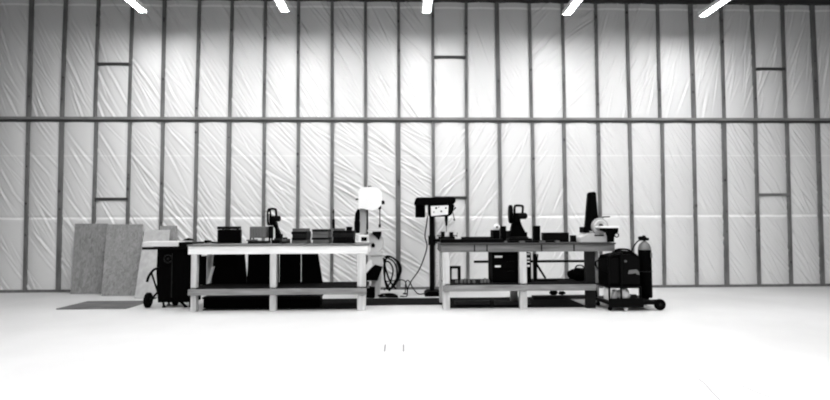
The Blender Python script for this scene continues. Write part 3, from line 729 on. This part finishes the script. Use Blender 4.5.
for a, b2, lab in ((504.5, 507.5, 'tiny pale offcut at the front of the grey workbench, leftmost of four'), (518.5, 525, 'pale offcut at the front of the grey workbench, below the chop saw'), (539, 545.5, 'pale offcut at the front of the grey workbench, below the black block'), (554.5, 560, 'pale offcut at the front of the grey workbench, rightmost of four')):
    bar(lab, a, 241.5, b2, 243, 7.16, .07, M['mid'], 'wood_offcut', 'wood offcut', 'pale offcuts on the grey workbench', ZT)

# belt and disc sander
def sander():
    Y = 7.40
    X = lambda px: PX(px, Y+.09); Z = lambda py: PZ(py, Y)
    t = thing('belt_sander', 'belt and disc sander with tall black belt arm on the grey workbench', 'sander', (X(594), Y+.15, ZT))
    part('base', MB().prism([(X(578), ZT), (X(606), ZT), (X(606), Z(238)), (X(603), Z(235.5)), (X(590), Z(234)), (X(586), Z(234.5)), (X(579), Z(238))], Y-.02, Y+.30), M['offwhite'], t)
    part('belt_arm', MB().prism([(X(586), Z(232)), (X(595.5), Z(232)), (X(599.3), Z(221)), (X(597.5), Z(193)), (X(596), Z(191.6)), (X(591.5), Z(192)), (X(590), Z(193.6))], Y+.10, Y+.17), M['black'], t)
    part('tension_housing', MB().box(X(583.6), Y+.06, Z(233.8), X(589.5), Y+.26, Z(227.6), .012), M['black'], t)
    cx, cz = X(599.4), Z(227)
    part('disc_guard', MB().lathe((cx, Y+.09, cz), (0, -1, 0), [(.118, 0), (.12, .012), (.12, .05), (.112, .062)], 40), M['column'], t)
    part('sanding_disc', MB().lathe((cx, Y+.028, cz), (0, -1, 0), [(.095, 0), (.095, .008), (.072, .0085), (.072, .004), (.050, 0.0134), (.050, .010), (.034, .0105)], 40), M['offwhite'], t)
    part('disc_hub', MB().cyl((cx, Y+.03, cz), (cx, Y+.005, cz), .034), M['black'], t)
    part('tilt_table', MB().box(X(594), Y-.14, Z(228.8), X(613.5), Y+.02, Z(226.8), .004), M['white'], t)
    part('table_bracket', MB().prism([(X(598), Z(228.9)), (X(613.4), Z(228.9)), (X(613.2), Z(233)), (X(609.5), Z(235)), (X(609), ZT), (X(604), ZT), (X(604), Z(233.5)), (X(598), Z(231))], Y-.10, Y+.02), M['black'], t)
    part('lock_knob', MB().torus((X(611.5), Y-.10, Z(236)), (0, 1, 0), .028, .008), M['black_metal'], t)
    part('motor', MB().cyl((X(591), Y+.13, Z(237.2)), (X(604), Y+.13, Z(237.2)), .065, n=28), M['offwhite'], t)
    part('slot', MB().box(X(592), Y-.03, Z(237), X(601), Y-.015, Z(235.4)), M['black'], t)
    part('mitre_rod', MB().cyl((X(602), Y+.05, Z(217.6)), (X(609.5), Y+.05, Z(217.3)), .008), M['black_metal'], t)
    part('rod_post', MB().cyl((X(602.5), Y+.05, Z(222)), (X(602.5), Y+.05, Z(217.3)), .007), M['black_metal'], t)
sander()

# ------------------------------------------------------------------ under the grey workbench
Yk = 7.26
t = thing('drawer_cabinet', 'black cabinet with small white labels under the grey workbench', 'cabinet', mid(493, 520, Yk, .38, SZR))
x0, x1 = PX(492.5, Yk), PX(531, Yk)
part('body', MB().box(x0, Yk, SZR, x1, Yk+.38, PZ(252.4, Yk)-.01, .006), M['black'], t)
rows = ((254.5, 259.5), (260.5, 269), (270, 284))
for i, (a, b2) in enumerate(rows):
    d = part('drawer', MB().box(x0+.015, Yk-.012, max(PZ(b2, Yk), SZR+.02), PX(519, Yk), Yk, PZ(a, Yk), .003), M['black'], t)
    part('pull', MB().box(PX(507, Yk), Yk-.026, PZ(a+2, Yk), PX(514, Yk), Yk-.012, PZ(a+1.4, Yk)), M['black_metal'], d)
    if i < 2:
        la = ((494.6, 502.2, 256.2, 258.1), (494.8, 500.4, 266.0, 267.8))[i]
        part('label_card', MB().box(PX(la[0], Yk-.013), Yk-.0145, PZ(la[3], Yk-.013), PX(la[1], Yk-.013), Yk-.012, PZ(la[2], Yk-.013)), M['label'], d, 'white label card')
lbl = MB()
for a, b2 in ((254, 255.4), (258.6, 260), (261.8, 263), (265.6, 267.4)): lbl.box(PX(526.8, Yk), Yk-.004, PZ(b2, Yk), PX(529.6, Yk), Yk, PZ(a, Yk))
part('label_card', lbl, M['label'], t, 'small white labels beside the middle leg')
bar('white card lying on the front of the cabinet under the grey workbench', 494, 251.2, 507, 252.4, Yk-.1, .08, M['label'], 'paper_card', 'card') if False else None

zp_ = PZ(262.2, YR)
part('rear_rail', MB().cyl((PX(474, YR), YR+.02, zp_), (PX(588, YR), YR+.02, zp_), .019), M['black_metal'], BR, 'black pipe rail')

t = thing('folding_stand', 'slanted black strut with a flat foot on the grey workbench shelf', 'stand', (PX(545, 7.5), 7.5, SZR))
Yt = 7.5
part('strut', MB().cyl((PX(536.4, Yt), Yt, PZ(265, Yt)), (PX(545, Yt), Yt, SZR+.03), .016).cyl((PX(536.4, Yt), Yt, PZ(265, Yt)), (PX(537.8, Yt), Yt, PZ(252.6, Yt)-.03), .009), M['black_metal'], t)
part('foot', MB().box(PX(535.5, Yt), Yt-.05, SZR, PX(555.5, Yt), Yt+.05, SZR+.022), M['black_metal'], t)
part('upright', MB().box(PX(533, Yt), Yt-.02, SZR, PX(536.4, Yt), Yt+.02, PZ(252.6, Yt)-.03), M['black_metal'], t)

t = thing('bent_tube', 'bent black square tube frame at the left of the grey workbench shelf', 'tube', (PX(456, 7.5), 7.5, SZR))
part('tube_leg', MB().box(PX(457.5, 7.5), 7.48, SZR, PX(460.4, 7.5), 7.52, PZ(266.2, 7.5)).box(PX(449.5, 7.5), 7.48, PZ(268.8, 7.5), PX(457.5, 7.5), 7.52, PZ(266.2, 7.5)).box(PX(449.5, 7.5), 7.48, SZR, PX(451.5, 7.5), 7.52, PZ(268.8, 7.5)), M['black_metal'], t)

jar_spots = [(456.5, .020, .04), (461, .02, .05), (464.8, .018, .06), (468.5, .016, .045), (473.5, .02, .04), (481.5, .02, .05), (484.8, .02, .065), (487.8, .016, .05)]
pos = ['leftmost', 'second from left', 'third from left', 'fourth from left', 'fifth from left', 'third from right', 'second from right', 'rightmost']
for (a, rr, hh), w_ in zip(jar_spots, pos):
    x = PX(a, 7.24)
    t = thing('glass_jar', 'small grey jar on the grey workbench shelf, %s in its row' % w_, 'jar', (x, 7.24, SZR), 'small jars on the grey workbench shelf')
    part('jar', MB().lathe((x, 7.24, SZR), (0, 0, 1), [(rr*.9, 0), (rr, .006), (rr, hh*.75), (rr*.8, hh*.85)], 16), M['grey'], t)
    part('lid', MB().cyl((x, 7.24, SZR+hh*.85), (x, 7.24, SZR+hh), rr*.85, n=16), M['mid'], t)

# soft black bag on the shelf
bm = bmesh.new(); bmesh.ops.create_icosphere(bm, subdivisions=4, radius=1)
rr = random.Random(4)
cx_, cy_, hz = PX(578, 7.5), 7.5, PZ(269.5, 7.5)-SZR
from mathutils import noise
for v in bm.verts:
    n_ = 1+.22*noise.noise(v.co*1.7)+.07*noise.noise(v.co*5)
    q = v.co*n_
    z = q.z*.5+.5; z = max(0, z)
    v.co = Vector((cx_+q.x*.15, cy_+q.y*.15, SZR+min(max(z*hz*1.05, 0), hz*1.1)))
mb = MB().bm(bm, True)
t = thing('tool_bag', 'slumped black bag at the right of the grey workbench shelf', 'bag', (cx_, cy_, SZR))
part('body', mb, M['rubber'], t)
part('strap', MB().tube([(cx_-.08, cy_-.05, SZR+hz*.85), (cx_-.04, cy_-.06, SZR+hz*1.25), (cx_+.04, cy_-.06, SZR+hz*1.25), (cx_+.08, cy_-.05, SZR+hz*.85)], .010), M['black'], t)

# dark sheet behind the welder end, scrap timbers on the floor
SB = 'scrap bars on the floor under the grey workbench'
for a, b2, Y, h, lab in ((533, 590, 7.95, .055, 'long dark timber on the mat under the grey workbench'), (495, 531, 7.40, .05, 'dark timber on the mat below the black cabinet'), (455, 490, 7.45, .05, 'dark timber on the mat near the left leg of the grey workbench')):
    single('scrap_timber', MB().box(PX(a, Y, 296), Y, .0135, PX(b2, Y, 296), Y+.09, .0135+h, .005), M['dark_wood'], lab, 'timber', (PX(a, Y), Y, .015), SB)
rr_ = [(553, .05), (561, .04)]
for (a, r), lab in zip(rr_, ('black lump of scrap on the long dark timber, left one of two', 'black lump of scrap on the long dark timber, right one of two')):
    bm = bmesh.new(); bmesh.ops.create_icosphere(bm, subdivisions=3, radius=1)
    cx_ = PX(a, 7.99)
    for v in bm.verts:
        n_ = 1+.3*noise.noise(v.co*1.5+Vector((a, 0, 0))); q = v.co*n_; v.co = Vector((cx_+q.x*r*1.3, 7.995+q.y*r*.7, .071+max(0, q.z*.5+.5)*r*1.6))
    single('scrap_metal', MB().bm(bm, True), M['black_metal'], lab, 'scrap', (cx_, 7.995, .07), SB)

# ------------------------------------------------------------------ welder on its cart
def welder():
    Y = 6.90
    X = lambda px: PX(px, Y); Z = lambda py: PZ(py, Y)
    cart = thing('welding_cart', 'black two-wheeled welding cart at the right end of the benches', 'cart', (X(625), Y+.25, 0))
    zd = Z(303.5)
    part('deck', MB().prism([(X(607), Z(306.5)), (X(653), Z(306.5)), (X(653), Z(303)), (X(607), Z(303))], Y-.02, Y+.56), M['black_metal'], cart)
    zs = Z(288.4)
    part('tray_lip', MB().box(X(607), Y-.032, Z(309), X(641), Y-.022, Z(299.8)), M['black_metal'], cart)
    part('upper_deck', MB().box(X(608), Y, zs-.02, X(641), Y+.50, zs, .004), M['black_metal'], cart)
    fr = MB()
    for a, yy in ((608.6, Y+.01), (620.2, Y+.0), (640, Y+.02), (608.6, Y+.47), (640, Y+.47)): fr.cyl((X(a), yy, Z(305)), (X(a), yy, zs), .013)
    part('frame', fr, M['black_metal'], cart)
    part('handle', MB().tube([(X(608), Y-.012, zs), (X(607.8), Y-.014, Z(262)), (X(609), Y-.015, Z(258)), (X(613), Y-.015, Z(255.8)), (X(620), Y-.015, Z(254)), (X(620.5), Y-.015, Z(258)), (X(620.3), Y-.012, zs)], .011), M['black_metal'], cart)
    wr = .075
    for yy in (Y+.03, Y+.50):
        wl = part('wheel', MB().lathe((X(659.4), yy, wr), (0, 1, 0), [(wr*.82, -.022), (wr, -.014), (wr, .014), (wr*.82, .022)], 28), M['rubber'], cart)
        part('hub', MB().cyl((X(659.4), yy-.028, wr), (X(659.4), yy+.028, wr), .022), M['dark'], wl)
    part('axle', MB().cyl((X(659.4), Y+.03, wr), (X(659.4), Y+.50, wr), .010).box(X(650), Y+.05, Z(304.5), X(660), Y+.08, Z(302.3)).box(X(650), Y+.45, Z(304.5), X(660), Y+.48, Z(302.3)), M['black_metal'], cart)
    for a, yy in ((624.6, Y+.0), (610, Y+.04), (610, Y+.46)):
        cs = part('caster', MB().lathe((X(a), yy-.012, .028), (0, 1, 0), [(.022, 0), (.028, .004), (.028, .02), (.022, .024)], 18), M['offwhite' if a > 620 else 'rubber'], cart)
        part('fork', MB().box(X(a)-.012, yy-.02, .045, X(a)+.012, yy+.02, Z(306.5)), M['black_metal'], cs)
    zs += .0015
    # welder
    wd = thing('welder', 'black boxy welder with slanted pale emblem standing on the cart', 'welder', (X(622), Y+.25, zs))
    part('body', MB().prism([(X(609), zs), (X(640), zs), (X(640), Z(259)), (X(637.5), Z(255.6)), (X(632), Z(252.4)), (X(626), Z(252.2)), (X(623.6), Z(255)), (X(612), Z(257.5)), (X(609.2), Z(261))], Y+.03, Y+.40), M['black'], wd)
    part('side_panel', MB().prism([(X(620.5), Z(286)), (X(639.8), Z(286)), (X(639.8), Z(261)), (X(631), Z(255.5)), (X(620.5), Z(256))], Y+.018, Y+.03), M['black_metal'], wd)
    part('emblem', MB().prism([(X(628), Z(275.6)), (X(629), Z(271.8)), (X(636.5), Z(271)), (X(638.5), Z(273)), (X(639.5), Z(276.6)), (X(637), Z(276)), (X(635.5), Z(274.6)), (X(632), Z(275.4))], Y+.012, Y+.018), M['grey'], wd, 'pale slanted emblem')
    part('knob', MB().cyl((X(625.6), Y+.0, Z(262.6)), (X(625.6), Y+.02, Z(262.6)), .016), M['mid'], wd)
    part('front_panel', MB().box(X(610), Y+.02, Z(285), X(619), Y+.032, Z(260), .004), M['black_metal'], wd)
    part('carry_handle', MB().tube([(X(619), Y+.12, Z(254)), (X(620), Y+.12, Z(251.4)), (X(626), Y+.12, Z(250.6)), (X(633), Y+.12, Z(251.6)), (X(635), Y+.12, Z(254.6))], .013), M['black'], wd)
    part('torch_lead', MB().tube([(X(609.5), Y+.06, Z(262)), (X(602.5), Y+.05, Z(261)), (X(597.5), Y+.04, Z(262.5)), (X(596.5), Y+.04, Z(265)), (X(598), Y+.05, Z(269)), (X(602), Y+.05, Z(272)), (X(609.4), Y+.06, Z(276))], .011), M['rubber'], wd)
    # things on the lower deck
    zl = Z(303)+.0015
    def pbag(px, r, h, lab, seed, m='label'):
        bm = bmesh.new(); bmesh.ops.create_icosphere(bm, subdivisions=4, radius=1); cx = X(px)
        for v in bm.verts:
            n_ = 1+.25*noise.noise(v.co*1.6+Vector((seed, 0, 0)))+.10*noise.noise(v.co*5+Vector((seed, 1, 0))); q = v.co*n_
            v.co = Vector((cx+q.x*r, Y+.15+q.y*r*.9, zl+max(0, min(1.0, q.z*.52+.5))*h))
        single('cloth_rag', MB().bm(bm, True), M[m], lab, 'rag', (cx, Y+.15, zl), 'rags on the cart')
    pbag(627, .085, .150, 'crumpled white rag on the lower deck of the welding cart, largest', 3)
    single('paper_box', MB().box(X(610), Y+.10, zl, X(613), Y+.26, Z(290.8), .004), M['label'], 'narrow white box at the left on the lower cart deck', 'box', (X(611.5), Y+.2, zl))
    single('paper_box', MB().box(X(613.6), Y+.22, zl, X(616.5), Y+.34, Z(291.2), .004), M['mid'], 'grey box between the narrow white box and the rags', 'box', (X(615), Y+.25, zl))
    pbag(618.2, .045, .14, 'small crumpled white rag left of the larger rag on the cart', 9)
    t = thing('spray_can', 'grey can lying beside the white rag on the cart', 'can', (X(636.5), Y+.15, zl))
    part('can_body', MB().cyl((X(634), Y+.15, zl+.035), (X(640), Y+.15, zl+.035), .035), M['dark'], t)
    part('can_cap', MB().cyl((X(632.6), Y+.15, zl+.035), (X(634), Y+.15, zl+.035), .024), M['grey'], t)
    # gas cylinder standing on the cart deck
    yc = Y+.32; xc = PX(644.5, yc); rad = .088; zb = Z(303)+.0015
    Zc = lambda py: PZ(py, yc)
    g = thing('gas_cylinder', 'black gas cylinder with pale shoulder on the welding cart', 'gas cylinder', (xc, yc, zb))
    part('cylinder_body', MB().lathe((xc, yc, zb), (0, 0, 1), [(rad*.9, 0), (rad, .015), (rad, Zc(251)-zb)], 32), M['black'], g)
    part('shoulder', MB().lathe((xc, yc, Zc(251)), (0, 0, 1), [(rad, 0), (rad*.96, .03), (rad*.78, .075), (rad*.45, .105), (rad*.3, .118)], 32), M['tank_top'], g, 'pale grey shoulder')
    zv = Zc(251)+.118
    part('valve', MB().cyl((xc, yc, zv), (xc, yc, zv+.05), .018).cyl((xc, yc, zv+.05), (xc, yc, zv+.062), .030), M['black_metal'], g)
    rg = part('regulator', MB().cyl((xc-.06, yc-.02, zv+.03), (xc+.05, yc-.02, zv+.03), .02).lathe((xc-.075, yc-.03, zv+.045), (0, -1, 0), [(.028, 0), (.028, .02)], 20).lathe((xc-.03, yc-.04, zv+.06), (0, -1, 0), [(.025, 0), (.025, .02)], 20), M['black_metal'], g)
    part('tank_label', MB().box(xc+rad*.55, yc-rad*.86, Zc(259), xc+rad*.80, yc-rad*.55, Zc(254)), M['grey'], g, 'small pale sticker')
    part('gas_hose', MB().tube([(xc-.07, yc-.03, zv+.02), (xc-.12, yc-.03, zv-.01), (xc-.175, yc-.02, zv-.10), (xc-.20, yc+.0, zv-.19), (xc-.20, yc+.05, Z(258))], .009), M['rubber'], g)
    part('cylinder_strap', MB().torus((xc, yc, Z(275)), (0, 0, 1), rad+.002, .006), M['dark'], g)
welder()
